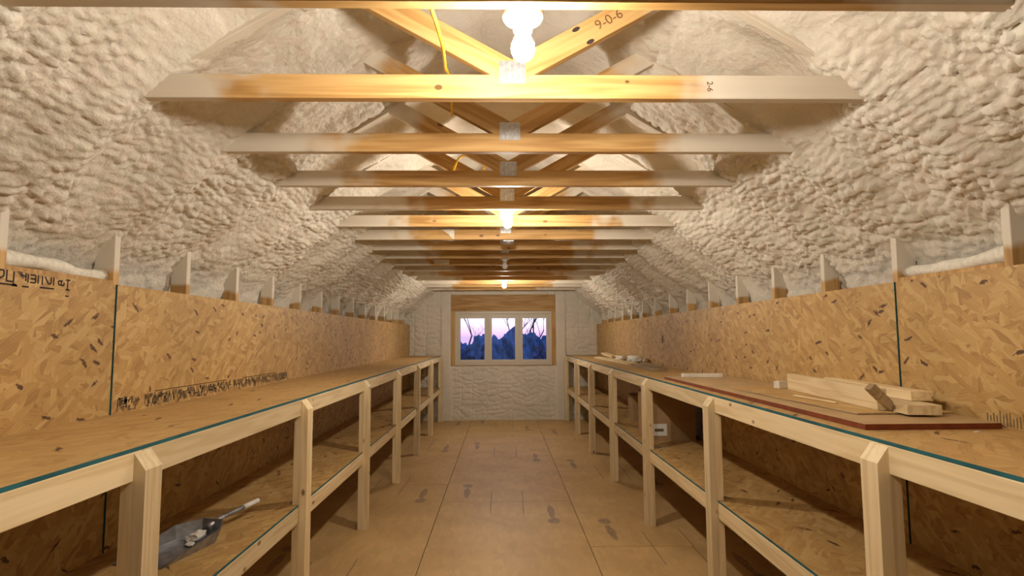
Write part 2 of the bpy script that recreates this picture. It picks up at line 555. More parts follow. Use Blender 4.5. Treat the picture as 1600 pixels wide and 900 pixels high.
def make_vault():
    seg = np.array([0.03, 0.012, 0.009, 0.009, 0.009, 0.010, 0.014, 0.02, 0.03])
    ts = []
    for i in range(len(RIB)-1):
        L = np.hypot(*(RIB[i+1]-RIB[i])); n = max(2, int(L/seg[i]))
        ts += list(i + np.arange(n)/n)
    ts.append(len(RIB)-1.0); ts = np.array(ts)

    def samp(P):
        x = np.interp(ts, np.arange(len(P)), P[:, 0]); z = np.interp(ts, np.arange(len(P)), P[:, 1])
        k = np.ones(15)/15
        for _ in range(2):
            x = np.convolve(np.pad(x, 7, 'edge'), k, 'valid'); z = np.convolve(np.pad(z, 7, 'edge'), k, 'valid')
        return x, z
    rx, rz = samp(RIB); bx, bz = samp(BAY)
    ys = [Y0-0.02]
    while ys[-1] < Y1+0.05:
        y = ys[-1]
        ys.append(y + (0.03 if y < 1.15 else min(0.024, 0.0085 + max(0, y-2.2)*0.0021)))
    ys = np.array(ys)
    parts = []
    for side in (-1, 1):
        S, Yg = np.meshgrid(np.arange(len(ts)), ys)
        arc = np.concatenate([[0], np.cumsum(np.hypot(np.diff(rx), np.diff(rz)))])[S]
        ph = (Yg-TR0-0.019)/TRS
        kk = np.round(ph); dd = np.abs(ph-kk)*TRS
        kb = np.floor(ph).astype(np.int64)
        dep = 0.75+0.5*vnoise(kb*1.0+0.37*side+40, kb*0+3.0, 5)
        wn_ = vnoise(Yg*6, arc*5, 11+side)-0.5
        w = sstep(0.02, 0.22, dd+0.07*wn_)*dep
        X = rx[S]*(1-w)+bx[S]*w; Z = rz[S]*(1-w)+bz[S]*w
        tx = np.gradient(X, axis=1); tz = np.gradient(Z, axis=1); ln = np.hypot(tx, tz)+1e-9
        nx, nz = tz/ln, -tx/ln        # towards the room: -x, -z side
        flip = np.where(nx*(-1.0)+nz*(-0.6) < 0, -1, 1); nx *= flip; nz *= flip
        wu = (vnoise(Yg*9, arc*9, 3+side)-0.5)*0.022; wv = (vnoise(Yg*9, arc*9, 4+side)-0.5)*0.022
        u = Yg+wu; v = arc+wv
        smooth_patch = sstep(0.25, 0.6, vnoise(Yg*2.3, arc*2.6, 21+side))
        above = sstep(2.45, 2.62, Z)
        amp = (0.60+0.40*smooth_patch)*(1-0.55*above)
        low = sstep(1.80, 2.05, Z)
        h = 0.020*dome(u/0.13, v/0.095, 31+side)+0.026*dome(u/0.056, v/0.042, 32+side)+0.008*dome(u/0.025, v/0.020, 33+side)
        h = h*amp*(0.85+0.15*low) + 0.03*(vnoise(Yg*3.1, arc*3.7, 41+side)-0.5) + 0.02*(vnoise(Yg*7.5, arc*8, 42+side)-0.5)
        h -= 0.036
        X = X+nx*h; Z = Z+nz*h
        X = np.maximum(X, 0)
        parts.append((side*X, Yg, Z))
    # join the two halves at the ridge
    Xl, Yl, Zl = parts[0]; Xr, Yr, Zr = parts[1]
    zr = 0.5*(Zl[:, -1]+Zr[:, -1])
    Xl[:, -1] = 0; Zl[:, -1] = zr
    X = np.concatenate([Xl, Xr[:, ::-1][:, 1:]], 1); Yc = np.concatenate([Yl, Yr[:, 1:]], 1); Z = np.concatenate([Zl, Zr[:, ::-1][:, 1:]], 1)
    return grid_mesh('ceiling', X, Yc, Z, 'foam')


structure(link('ceiling', make_vault()), 'lumpy cream spray foam vault over the whole loft', 'ceiling')

# ------------------------------------------------------------------ far wall with window opening
WX0, WX1, WZ0, WZ1 = -1.0, 1.0, 1.012, 2.37      # rough opening incl. header


def make_far_wall():
    xs = np.unique(np.concatenate([np.arange(-2.0, 2.001, 0.0125), [WX0, WX1]]))
    zs = np.unique(np.concatenate([np.arange(-0.02, 3.26, 0.0125), [WZ0, WZ1]]))
    X, Z = np.meshgrid(xs, zs)
    wx = 0.5*vnoise(X*4, Z*7, 7); wz = 0.9*vnoise(X*4.5, Z*4, 8)
    h = 0.022*dome(X/0.24+wx, Z/0.105+wz, 50)
    h += 0.008*dome(X/0.10+wz, Z/0.07+wx, 51) + 0.02*(vnoise(X*4, Z*4, 52)-0.5)
    pil = np.maximum(sstep(0.955, 0.985, np.abs(X))*(1-sstep(1.17, 1.205, np.abs(X))), 0)
    h = h*(1-0.8*pil)+0.035*pil
    upper = sstep(1.9, 2.3, Z)
    h = h*(1-0.5*upper)
    for xc in (-1.47, -1.70, -0.60, 1.45, 1.68, 0.66, 0.86, -0.80):
        h -= 0.014*np.exp(-((X-xc-0.012*(vnoise(Z*6, X*0, 9)-0.5))/0.011)**2)*(0.4+0.6*vnoise(Z*5, X*0+xc*3, 61))
    edge = np.minimum.reduce([np.abs(X-WX0), np.abs(X-WX1)])
    h = np.where((np.abs(X) < 1.02) & (Z > 0.98) & (Z < 2.4), np.minimum(h, 0.012+0.3*edge), h)
    Yw = Y1-h
    xc = 0.5*(X[:-1, :-1]+X[1:, 1:]); zc = 0.5*(Z[:-1, :-1]+Z[1:, 1:])
    keep = ~((xc > WX0) & (xc < WX1) & (zc > WZ0) & (zc < WZ1))
    return grid_mesh('wall_far', X, Yw, Z, 'foam', keep)


wall_far = structure(link('wall_far', make_far_wall()), 'cream spray foam end wall around the triple window', 'wall')
mb = MB().box(WX0, WX1, Y1-0.004, Y1+0.119, 2.055, WZ1, 0, 0.003)
link('header_board', mb.mesh('header_board', 'pine_x'), wall_far)
for a, b in ((WX0, -0.925), (0.925, WX1)):
    link('jamb_stud', MB().box(a, b, Y1+0.0, Y1+0.12, WZ0, 2.055, 0, 0.003).mesh('jamb_stud', 'pine_z'), wall_far)
link('sill_board', MB().box(-0.925, 0.925, Y1+0.0, Y1+0.12, WZ0, 1.026, 0, 0.002).mesh('sill_board', 'pine_x'), wall_far)
# outer skin of that wall, with the same opening
mb = MB()
for a in ((-2.1, WX0, -0.05, 3.3), (WX1, 2.1, -0.05, 3.3), (WX0, WX1, -0.05, WZ0), (WX0, WX1, 2.055, 3.3)):
    mb.box(a[0], a[1], Y1+0.12, Y1+0.14, a[2], a[3])
link('outer_sheathing', mb.mesh('outer_sheathing', 'sheath'), wall_far)

# window
win = structure(link('window_1', MB().box(-0.924, -0.872, Y1+0.015, Y1+0.10, 1.027, 2.054, 0, 0.003)
    .box(0.872, 0.924, Y1+0.015, Y1+0.10, 1.027, 2.054, 0, 0.003)
    .box(-0.874, 0.874, Y1+0.015, Y1+0.10, 2.0, 2.054, 0, 0.003)
    .box(-0.874, 0.874, Y1+0.015, Y1+0.10, 1.027, 1.072, 0, 0.003)
    .box(-0.312, -0.280, Y1+0.015, Y1+0.10, 1.072, 2.0, 0, 0.003)
    .box(0.280, 0.312, Y1+0.015, Y1+0.10, 1.072, 2.0, 0, 0.003).mesh('window_1', 'vinyl')),
    'cream triple window in the foam end wall, dusk outside', 'window')
for (a, b), (ga, gb) in zip(((-0.872, -0.312), (-0.280, 0.280), (0.312, 0.872)), ((-0.822, -0.362), (-0.222, 0.222), (0.368, 0.822))):
    z0, z1, g0, g1 = 1.072, 2.0, 1.130, 1.918
    mb = MB()
    for q in ((a, ga, z0, z1), (gb, b, z0, z1), (ga, gb, z0, g0), (ga, gb, g1, z1)):
        mb.box(q[0], q[1], Y1+0.035, Y1+0.075, q[2], q[3], 0, 0.004)
    sash = link('sash', mb.mesh('sash', 'vinyl'), win)
    link('pane', MB().box(ga-0.005, gb+0.005, Y1+0.053, Y1+0.057, g0-0.005, g1+0.005).mesh('pane', 'glass'), sash)

# back wall behind the camera
structure(link('wall_back', MB().box(-2.1, 2.1, Y0-0.12, Y0, -0.05, 3.3).mesh('wall_back', 'foam')), 'plain spray foam wall closing the loft opposite the window', 'wall')

# ------------------------------------------------------------------ floor
floor = structure(link('floor', MB().box(-2.1, 2.1, Y0-0.12, Y1+0.14, -0.05, -0.018).mesh('floor', 'subfloor_base')), 'tan subfloor of large sheets down the aisle', 'floor')
for x0, seam in ((-1.830, 6.33), (-0.610, 5.675), (0.610, 4.45)):
    y = seam - 2.4384*4
    while y < Y1:
        a, b = max(y, Y0), min(y+2.4384, Y1+0.02)
        if b > a+0.02:
            mb = MB().box(0.0026, 1.2174, a-y+0.0035, b-y-0.0035, -0.018, 0.0, 0, 0.0012)
            link('floor_panel', mb.mesh('floor_panel', 'floor'), floor, (x0, y, 0))
        y += 2.4384

# ------------------------------------------------------------------ side walls
SEAM = 2.656


def make_side(sgn, nm):
    w = structure(link(nm, MB().box(min(sgn*1.99, sgn*2.03), max(sgn*1.99, sgn*2.03), Y0, Y1, 0, 2.2).mesh(nm, 'foam')),
                  'OSB clad knee wall along the bench by the %s' % ('scoop' if sgn < 0 else 'stacked offcuts'), 'wall')
    # studs: shared mesh, one per truss line
    st = MB().box(-0.0445, 0.0445, -0.019, 0.019, 0, 2.16, 0, 0.002).mesh('stud', 'stud')
    for k in range(-5, 16):
        o = link('stud', st, w, (sgn*(HALF+OSB_T+0.0445), TR0+k*TRS+0.019, 0))
    for tier, (z0, z1) in enumerate(((0.0, 0.572), (0.576, OSB_TOP))):
        y = SEAM - 2.4384*2
        while y < Y1-0.02:
            a, b = max(y, Y0)+0.0022, min(y+2.4384, Y1-0.012)-0.0022
            out = 0.0
            if tier and abs(y-SEAM) < 0.1: out = 0.006
            m_ = MB()
            xa, xb = (HALF-out, HALF+OSB_T) if sgn > 0 else (-HALF-OSB_T, -HALF+out)
            m_.box(xa, xb, a, b, z0, z1)
            # painted sheet ends
            m_.m = [1 if abs(sum((Vector(m_.v[i]) for i in f), Vector())[1]/4-a) < 1e-4 or abs(sum((Vector(m_.v[i]) for i in f), Vector())[1]/4-b) < 1e-4 else 0 for f in m_.f]
            link('osb_panel', m_.mesh('osb_panel', ['osb_wall', 'teal']), w)
            y += 2.4384
    return w


wall_l = make_side(-1, 'wall_left')
wall_r = make_side(1, 'wall_right')

for sgn, w_ in ((-1, wall_l), (1, wall_r)):
    ya, yb = TR0+TRS+T2, TR0+2*TRS
    pts = [Vector((sgn*(HALF+0.075+0.008*math.sin(i*1.3)), ya+(yb-ya)*i/8, 1.848+0.006*math.sin(i*0.9+sgn)-0.002*i)) for i in range(9)]
    link('foam_strip', MB().tube(pts, [0.030+0.006*math.sin(i*1.7) for i in range(9)], 10).mesh('foam_strip', 'foam_bit'), w_)
    link('blocking', MB().box(min(sgn*(HALF+0.013), sgn*(HALF+0.085)), max(sgn*(HALF+0.013), sgn*(HALF+0.085)), ya+0.001, yb-0.001, 1.776, 1.814, 0, 0.002).mesh('blocking', 'pine_z'), w_)
# print on the sheets (flat ink, illegible stamps copied as strokes)


def stroke(mb, sgn, ya, za, yb, zb, wdt, out=0.0006):
    """a bar of ink on a side wall from (ya,za) to (yb,zb)"""
    x = sgn*(HALF-(0.006 if SEAM < ya < SEAM+2.43 else 0.0))
    d = Vector((yb-ya, zb-za)); n = Vector((-d.y, d.x)).normalized()*wdt/2
    p = [(ya+n.x, za+n.y), (yb+n.x, zb+n.y), (yb-n.x, zb-n.y), (ya-n.x, za-n.y)]
    mb.prism(p, 'x', x, x-sgn*out)


def glyphs(sgn, items, name, mat, wall):
    mb = MB()
    for it in items: stroke(mb, sgn, *it)
    return link(name, mb.mesh(name, mat), wall)


W = 0.006
it = []
# a rounded S, a box, an arrow, an I, a 13, a boxed N, underlines, a 6 and an F lying on its side
for a in ((2.040, 1.792, 2.060, 1.792), (2.060, 1.792, 2.060, 1.772), (2.060, 1.772, 2.040, 1.760),
          (2.072, 1.795, 2.072, 1.755), (2.072, 1.755, 2.102, 1.755), (2.102, 1.755, 2.102, 1.793),
          (2.040, 1.744, 2.118, 1.744), (2.100, 1.750, 2.118, 1.740), (2.095, 1.742, 2.118, 1.742),
          (2.130, 1.785, 2.155, 1.778), (2.155, 1.792, 2.155, 1.762), (2.165, 1.790, 2.165, 1.758),
          (2.175, 1.788, 2.200, 1.788), (2.200, 1.788, 2.200, 1.760), (2.200, 1.760, 2.175, 1.760), (2.177, 1.774, 2.200, 1.774),
          (2.140, 1.742, 2.170, 1.742), (2.212, 1.790, 2.212, 1.758),
          (2.232, 1.790, 2.232, 1.755), (2.245, 1.788, 2.262, 1.762), (2.262, 1.762, 2.275, 1.764), (2.275, 1.764, 2.275, 1.789), (2.288, 1.790, 2.288, 1.757),
          (2.222, 1.745, 2.292, 1.745),
          (2.312, 1.778, 2.335, 1.780), (2.312, 1.778, 2.314, 1.764), (2.314, 1.764, 2.342, 1.762), (2.342, 1.762, 2.342, 1.774), (2.328, 1.764, 2.328, 1.778),
          (2.362, 1.790, 2.362, 1.745), (2.352, 1.786, 2.376, 1.786), (2.352, 1.747, 2.374, 1.747), (2.352, 1.722, 2.372, 1.722)):
    it.append(a+(W,))
glyphs(-1, it, 'stamped_marks', 'ink', wall_l)
rng = random.Random(3)
it = []
y = 2.70
while y < 4.80:      # the long stamped line above the bench, rows of narrow glyph strokes
    top = 1.283+0.003*rng.random()
    if 2.86 < y < 2.90 or 3.80 < y < 3.84: y += 0.02; continue
    for _ in range(2):
        z = 1.217+rng.random()*0.05
        it.append((y, z, y+rng.uniform(-0.006, 0.006), min(top, z+rng.uniform(0.012, 0.05)), rng.uniform(0.004, 0.011)))
    if rng.random() < 0.6:
        z = 1.22+rng.random()*0.06; it.append((y, z, y+rng.uniform(0.015, 0.04), z, rng.uniform(0.004, 0.008)))
    y += 0.0125
glyphs(-1, it, 'stamped_line', 'ink_grey', wall_l)
glyphs(-1, [(2.98, 1.291, 3.75, 1.291, 0.005), (3.98, 1.289, 4.55, 1.289, 0.005), (2.94, 1.29, 2.94, 1.315, 0.012)], 'stamped_rule', 'ink_brown', wall_l)
it = []
y = 1.98
while y < 2.20:
    z = 1.217; it.append((y, z, y, z+rng.uniform(0.03, 0.06), 0.005)); y += 0.014
glyphs(1, it, 'stamped_line', 'ink_grey', wall_r)
glyphs(1, [(6.55, 1.52, 6.63, 1.52, 0.085), (6.50, 1.53, 6.50, 1.43, 0.01)], 'stamped_mark', 'ink_grey', wall_r)

# ------------------------------------------------------------------ workbenches


def make_bench(sgn, label):
    base = thing('workbench', label, 'workbench', (sgn*1.48, 4.6, 0), group='long built-in workbenches')
    B = Vector(base.location)

    def loc(x, y, z): return (x-B.x, y-B.y, z-B.z)
    ya, yb = -0.62, Y1-0.03
    rail_x = 1.179+T2/2
    # worktop and shelf sheets
    for nm, zt, mat, th, xin, e in (('worktop_panel', CT, 'osb_top', 0.012, 1.181, 0), ('shelf_panel', SH, 'osb_shelf', 0.011, 1.181, 0)):
        y = SEAM-2.4384*2 + (0.6 if nm == 'shelf_panel' else 0)
        while y < yb:
            a, b = max(y, ya)+0.001, min(y+2.4384, yb)-0.001
            if b > a+0.05:
                h = (b-a)/2
                mb = MB().box(-0.2995, 0.2995, -h, h, -th, 0)
                o = link(nm, mb.mesh(nm, mat), base, loc(sgn*(1.4825), (a+b)/2, zt))
                mb = MB().box(-0.0007, 0.0007, -h, h, -th, 0)
                link('painted_edge', mb.mesh('painted_edge', 'teal'), o, (-sgn*0.3003, 0, 0))
            y += 2.4384
    # posts: a lapped front post with a mitred top, a shorter support post behind it
    w2 = 0.0445
    z_hi, z_lo = CT-0.012-0.004, CT-0.012-0.056
    prof = [(-T2/2, 0), (T2/2, 0), (T2/2, z_hi if sgn > 0 else z_lo), (-T2/2, z_lo if sgn > 0 else z_hi)]
    pm = MB().prism(prof, 'y', -w2, w2).mesh('front_post', 'post')
    im = MB().box(-T2/2, T2/2, -w2, w2, 0, CT-0.012-CH_H, 0, 0.002).mesh('support_post', 'post')
    ps = [POST0+POSTS*k for k in range(-1, 7)]
    for p in ps:
        yc = p+w2
        link('front_post', pm, base, loc(sgn*(1.141+T2/2), yc, 0))
        link('support_post', im, base, loc(sgn*rail_x, yc, 0))
    # rails between post centres
    edges = [ya] + [p+w2 for p in ps] + [yb]
    for a, b in zip(edges[:-1], edges[1:]):
        if b-a < 0.1: continue
        h = (b-a)/2-0.0007
        me = MB().box(-T2/2, T2/2, -h, h, -CH_H, 0, 0, 0.002).mesh('top_rail', 'rail')
        link('top_rail', me, base, loc(sgn*rail_x, (a+b)/2, CT-0.0125))
    # shelf rails butt between support posts
    pe = [ya] + ps + [yb]
    for i in range(len(pe)-1):
        a = pe[i]+(2*w2 if 0 < i else 0)+0.0006; b = pe[i+1]-0.0006
        if b-a < 0.1: continue
        h = (b-a)/2
        me = MB().box(-T2/2, T2/2, -h, h, -CH_H, 0, 0, 0.002).mesh('shelf_rail', 'rail')
        link('shelf_rail', me, base, loc(sgn*rail_x, (a+b)/2, SH-0.0115))
    return base


bench_l = make_bench(-1, 'long timber workbench whose lower shelf holds the grey scoop, bare worktop')
bench_r = make_bench(1, 'long timber workbench with offcuts and red-edged sheet on its worktop')

# ------------------------------------------------------------------ roof trusses
TRUSS_LABEL = {
    -4: 'bare truss at the end without a window, carrying no lamp',
    0: 'truss carrying the lit bulb above the hanging yellow cable',
    1: 'truss with the number 9-0-6 printed on one web',
    2: 'first truss behind the one printed 9-0-6, towards the window',
    3: 'truss just under the coiled yellow cable, before the middle lit bulb',
    4: 'truss carrying the lit bulb midway down the loft',
    5: 'brightly lit truss directly behind the middle lit bulb',
    6: 'truss with a white foam smear carrying the grey steel box',
    7: 'truss between the grey steel box and the unlit bulb',
    8: 'truss carrying the unlit bulb between the lit ones',
    9: 'truss with a pale foam smear just behind the unlit bulb',
    10: 'second truss behind the unlit bulb, towards the window',
    11: 'truss just before the lit bulb closest to the window wall',
    12: 'truss carrying the lit bulb closest to the window wall',
    13: 'first truss behind the lit bulb closest to the window wall',
    14: 'second truss behind the lit bulb closest to the window wall',
    15: 'last truss, tight against the foam end wall over the window',
}
ch_me = MB().box(-1.48, 1.48, 0, T2, 0, CH_H, 0, 0.002).mesh('bottom_chord', 'chord')
WEB_A = math.radians(29.2)
WEB_L = 1.05
wb_me = MB().box(0.0, WEB_L, -T2, 0, -CH_H/2, CH_H/2, 0, 0.002).mesh('web', 'web')
pl = MB().box(-0.048, 0.048, -0.0016, 0, -0.042, 0.042)
for i in range(5):
    x = -0.040+i*0.02
    pl.box(x-0.0035, x+0.0035, -0.0034, -0.0012, -0.038, 0.038, 0, 0.001)
pl_me = pl.mesh('connector_plate', 'steel')
rf_me = MB().box(0.0, 1.66, -T2, 0, -0.07, 0.07, 0, 0.002).mesh('rafter', 'web')
for k in TRUSS_LABEL:
    y = TR0+k*TRS
    t = thing('roof_truss', TRUSS_LABEL[k], 'truss', (0, y, CH_Z), group='roof trusses')
    link('bottom_chord', ch_me, t)
    for sgn in (-1, 1):
        # local +x of a web runs up and outwards
        o = link('web', wb_me, t, (0, 0, 0))
        p = Vector((sgn*0.02, 0, CH_H+0.018))
        if sgn > 0: m_ = Matrix.Translation(p+Vector((0, T2, 0))) @ Matrix.Rotation(-WEB_A, 4, 'Y')
        else: m_ = Matrix.Translation(p) @ Matrix.Rotation(math.pi, 4, 'Z') @ Matrix.Rotation(-WEB_A, 4, 'Y')
        o.matrix_basis = m_
        r = link('rafter', rf_me, t)
        a = math.radians(31.0)
        p = Vector((0, 0, 3.335-CH_Z))
        if sgn > 0: m_ = Matrix.Translation(p+Vector((0, T2, 0))) @ Matrix.Rotation(a, 4, 'Y')
        else: m_ = Matrix.Translation(p) @ Matrix.Rotation(math.pi, 4, 'Z') @ Matrix.Rotation(a, 4, 'Y')
        r.matrix_basis = m_
    link('connector_plate', pl_me, t, (0, -0.0002, CH_H+0.009))
    if k == 6:
        link('foam_smear', MB().prism([(-0.565, CH_H), (-0.455, CH_H), (-0.455, 0.004), (-0.475, 0.012), (-0.50, 0.045)], 'y', -0.003, 0).mesh('foam_smear', 'foam_bit'), t)
    if k == 9:
        link('foam_smear', MB().prism([(-0.86, 0.07), (-0.66, 0.066), (-0.665, 0.012), (-0.83, 0.018)], 'y', -0.003, 0).mesh('foam_smear', 'foam_bit'), t)
    if k == 1:
        def oval(cx, cz, rx, rz, rot=0.0):
            return [(cx+rx*math.cos(a)*math.cos(rot)-rz*math.sin(a)*math.sin(rot), cz+rx*math.cos(a)*math.sin(rot)+rz*math.sin(a)*math.cos(rot)) for a in [j*math.pi/7 for j in range(14)]]
        for cx, cz, rx, rz in ((-0.268, 0.040, 0.014, 0.010), (0.418, 0.063, 0.008, 0.006)):
            link('knot', MB().prism(oval(cx, cz, rx, rz), 'y', -0.0007, 0.001).mesh('knot', 'ink_brown'), t)
        for d_, n_ in ((0.262, 0.030), (0.285, -0.036)):
            cx = 0.02+d_*math.cos(WEB_A)-n_*math.sin(WEB_A); cz = CH_H+0.018+d_*math.sin(WEB_A)+n_*math.cos(WEB_A)
            link('bark_patch', MB().prism(oval(cx, cz, 0.016, 0.008, WEB_A), 'y', -0.0007, 0.001).mesh('bark_patch', 'ink'), t)
        o = link('printed_number', text_mesh('9-0-6', 0.052, 'ink_brown'), t)
        d = 0.385
        o.matrix_basis = Matrix.Translation((0.02+d*math.cos(WEB_A), -0.0006, CH_H+0.018+d*math.sin(WEB_A)+0.004)) @ Matrix.Rotation(-WEB_A, 4, 'Y') @ Matrix.Rotation(math.pi/2, 4, 'X')
        o = link('printed_number', text_mesh('2-6', 0.030, 'ink_brown'), t)
        o.matrix_basis = Matrix.Translation((0.72, -0.0006, 0.046)) @ Matrix.Rotation(math.pi/2, 4, 'Y') @ Matrix.Rotation(math.pi/2, 4, 'X')

# ------------------------------------------------------------------ lampholders


def lampholder(k, x, bulb, label):
    y = TR0+k*TRS+T2+0.058
    L = thing('ceiling_lamp', label, 'lamp', (x, y, CH_Z), group='porcelain bulb lamps under the trusses')
    link('junction_box', MB().box(-0.05, 0.05, -0.057, 0.05, 0.028, 0.075, 0, 0.004).mesh('junction_box', 'dark_steel'), L)
    link('lamp_base', MB().lathe([(0.030, 0.028), (0.056, 0.028), (0.058, 0.022), (0.057, 0.012), (0.050, 0.002), (0.036, -0.006), (0.027, -0.012),
                                  (0.025, -0.030), (0.021, -0.032), (0.0205, -0.020)], seg=32).mesh('lamp_base', 'porcelain'), L)
    b = link('bulb', MB().lathe([(0.004, -0.112), (0.016, -0.1085), (0.0255, -0.100), (0.0310, -0.088), (0.0325, -0.077), (0.0305, -0.064), (0.0245, -0.050),
                             (0.0180, -0.040), (0.0150, -0.034)], seg=20).mesh('bulb', bulb), L)
    link('screw_shell', MB().lathe([(0.0135, -0.035), (0.0140, -0.032), (0.0125, -0.029), (0.0140, -0.026), (0.0130, -0.022)], seg=20).mesh('screw_shell', 'brass'), b)
    return L


lampholder(0, 0.018, 'bulb_on', 'lit bulb in white porcelain holder beside the hanging yellow cable')
lampholder(4, 0.003, 'bulb_on', 'lit bulb in white porcelain holder midway along the trusses')
lampholder(8, 0.0, 'bulb_off', 'unlit frosted bulb in white porcelain holder between lit ones')
lampholder(12, 0.006, 'bulb_on', 'lit bulb in white porcelain holder closest to the window')
y = TR0+6*TRS+T2
jb = thing('steel_box', 'small grey steel electrical box with round cover, under a truss', 'electrical box', (0.025, y+0.055, CH_Z))
link('box_body', MB().box(-0.05, 0.05, -0.054, 0.05, -0.012, 0.05, 0, 0.004).mesh('box_body', 'dark_steel'), jb)
link('round_cover', MB().lathe([(0.052, -0.012), (0.052, -0.018), (0.03, -0.024), (0.004, -0.026)], seg=24).mesh('round_cover', 'steel'), jb)

# ------------------------------------------------------------------ yellow cables


def spline(pts, n=10):
    P_ = [Vector(p) for p in pts]; P_ = [2*P_[0]-P_[1]] + P_ + [2*P_[-1]-P_[-2]]
    out = []
    for i in range(1, len(P_)-2):
        for j in range(n):
            t = j/n; a, b, c, d = P_[i-1], P_[i], P_[i+1], P_[i+2]
            out.append(0.5*((2*b)+(c-a)*t+(2*a-5*b+4*c-d)*t*t+(3*b-3*c+d-a)*t**3))
    out.append(P_[-2]); return out


def at(u, v, y):
    d = pixel_dir(u, v); return CAM + d*((y-CAM.y)/d.y)


# hangs from the top of the first truss to the top of the second
p = [at(672, -30, 1.475), at(673, 8, 1.49), at(682, 38, 1.60), at(692, 75, 1.80), at(696, 108, 2.035), at(697, 108, 2.075)]
p = [p[0]+Vector((-0.05, -0.06, 0.10))] + p + [p[-1]+Vector((0.0, 0.2, 0.03)), p[-1]+Vector((-0.02, 0.5, 0.02))]
c = thing('yellow_cable', 'yellow electrical cable hanging between trusses beside the lit bulb', 'cable', tuple(p[3]))
link('sheath', MB().tube([q-p[3] for q in spline(p)], 0.0058, 8).mesh('sheath', 'cable'), c)
# loops further along
y = TR0+3*TRS+0.30
q0 = Vector((-0.24, y, CH_Z+0.20))
c = thing('yellow_cable', 'coiled loops of yellow cable lying above the trusses', 'cable', tuple(q0))
pts = []
for i in range(41):
    a = i/40*4.4*math.pi
    pts.append(Vector((0.10*math.cos(a)+0.012*math.sin(i), -0.02+0.004*i*0.3-0.02, 0.085*math.sin(a)-0.02)))
link('sheath', MB().tube(pts, 0.006, 8).mesh('sheath', 'cable'), c)

# ------------------------------------------------------------------ things on the right worktop
T = CT


def board(name, label, cat, c, length, wdt, th, yaw, mat, z, group=None, edge=None, roll=0.0, pitch=0.0, bev=0.0015):
    """a stick of length along local y, width along x; z is its underside"""
    mb = MB().box(-wdt/2, wdt/2, -length/2, length/2, 0, th, 0, bev)
    mats = [mat]
    if edge:
        mats.append(edge)
        mb.m = [0 if abs(sum((Vector(mb.v[i]) for i in f), Vector()).z/len(f)-th) < th*0.25 else 1 for f in mb.f]
    o = link(name, mb.mesh(name, mats), None, (c[0], c[1], z), (pitch, roll, yaw))
    return tag(o, label, cat, group)


board('hardboard_sheet', 'long tan sheet with red-brown edges lying on the worktop', 'sheet', (1.495, 3.36), 2.56, 0.495, 0.022, 0.0, 'hardboard', T+0.0005, edge='redbrown')
board('plywood_offcut', 'thin pale plywood sheet lying on the red-edged sheet', 'sheet', (1.545, 2.93), 1.22, 0.40, 0.007, 0.03, 'ply', T+0.0235, edge='weathered')
Z2 = T+0.0312
board('timber_offcut', 'two by four on edge, longest of the stacked offcuts', 'offcut', (1.560, 2.86), 0.98, 0.038, 0.089, -0.115, 'offcut', Z2, 'timber offcuts on the red-edged sheet')
board('timber_offcut', 'wide flat timber offcut at the bottom of the stack', 'offcut', (1.545, 2.44), 0.42, 0.125, 0.038, -0.14, 'offcut', Z2-0.001, 'timber offcuts on the red-edged sheet').location.x = 1.605
board('timber_offcut', 'narrow timber offcut lying on top of the wide flat offcut', 'offcut', (1.715, 2.78), 0.85, 0.085, 0.038, -0.13, 'offcut', Z2+0.0385, 'timber offcuts on the red-edged sheet')
board('timber_offcut', 'short grey-brown block leaning on the long two by four', 'offcut', (1.478, 2.36), 0.04, 0.12, 0.032, 0.0, 'weathered', Z2+0.004, 'timber offcuts on the red-edged sheet', roll=0.80).location.z = Z2+0.045
board('wood_splinter', 'thin bright splinter lying beside the long two by four', 'offcut', (1.455, 2.80), 0.34, 0.018, 0.006, 0.06, 'offcut', Z2, None)
board('wood_block', 'small white block at the far end of the stacked two by fours', 'offcut', (1.60, 3.44), 0.05, 0.055, 0.04, 0.2, 'white_wood', Z2-0.001, None)
board('white_strip', 'white painted strip lying across the red-edged sheet', 'strip', (1.50, 4.50), 0.05, 0.30, 0.028, -0.10, 'white_wood', T+0.023, None)
board('dark_strip', 'thin dark batten lying under the white painted strip end', 'strip', (1.70, 4.46), 0.03, 0.10, 0.010, -0.1, 'weathered', T+0.0005, None).location.x = 1.765-0.07+0.02
tag(link('paper_scrap', MB().box(-0.011, 0.011, -0.006, 0.006, 0, 0.002).mesh('paper_scrap', 'paper'), None, (1.60, 2.02, T+0.0005), (0, 0, 0.4)), 'tiny white scrap on the worktop before the red-edged sheet', 'scrap')
# boards and scraps further along
G = 'scrap boards along the bench'
board('scrap_board', 'long pale board lying flat, second along the bench from the window', 'offcut', (1.53, 8.2), 2.35, 0.14, 0.022, 0.012, 'offcut', T+0.0005, G)
board('scrap_board', 'greyish flat board lying between the white strip and long pale board', 'offcut', (1.525, 6.28), 1.15, 0.13, 0.022, -0.03, 'weathered', T+0.0005, G)
board('scrap_board', 'dark batten lying close to the wall behind the greyish board', 'offcut', (1.655, 6.62), 1.0, 0.05, 0.03, -0.04, 'weathered', T+0.0005, G)


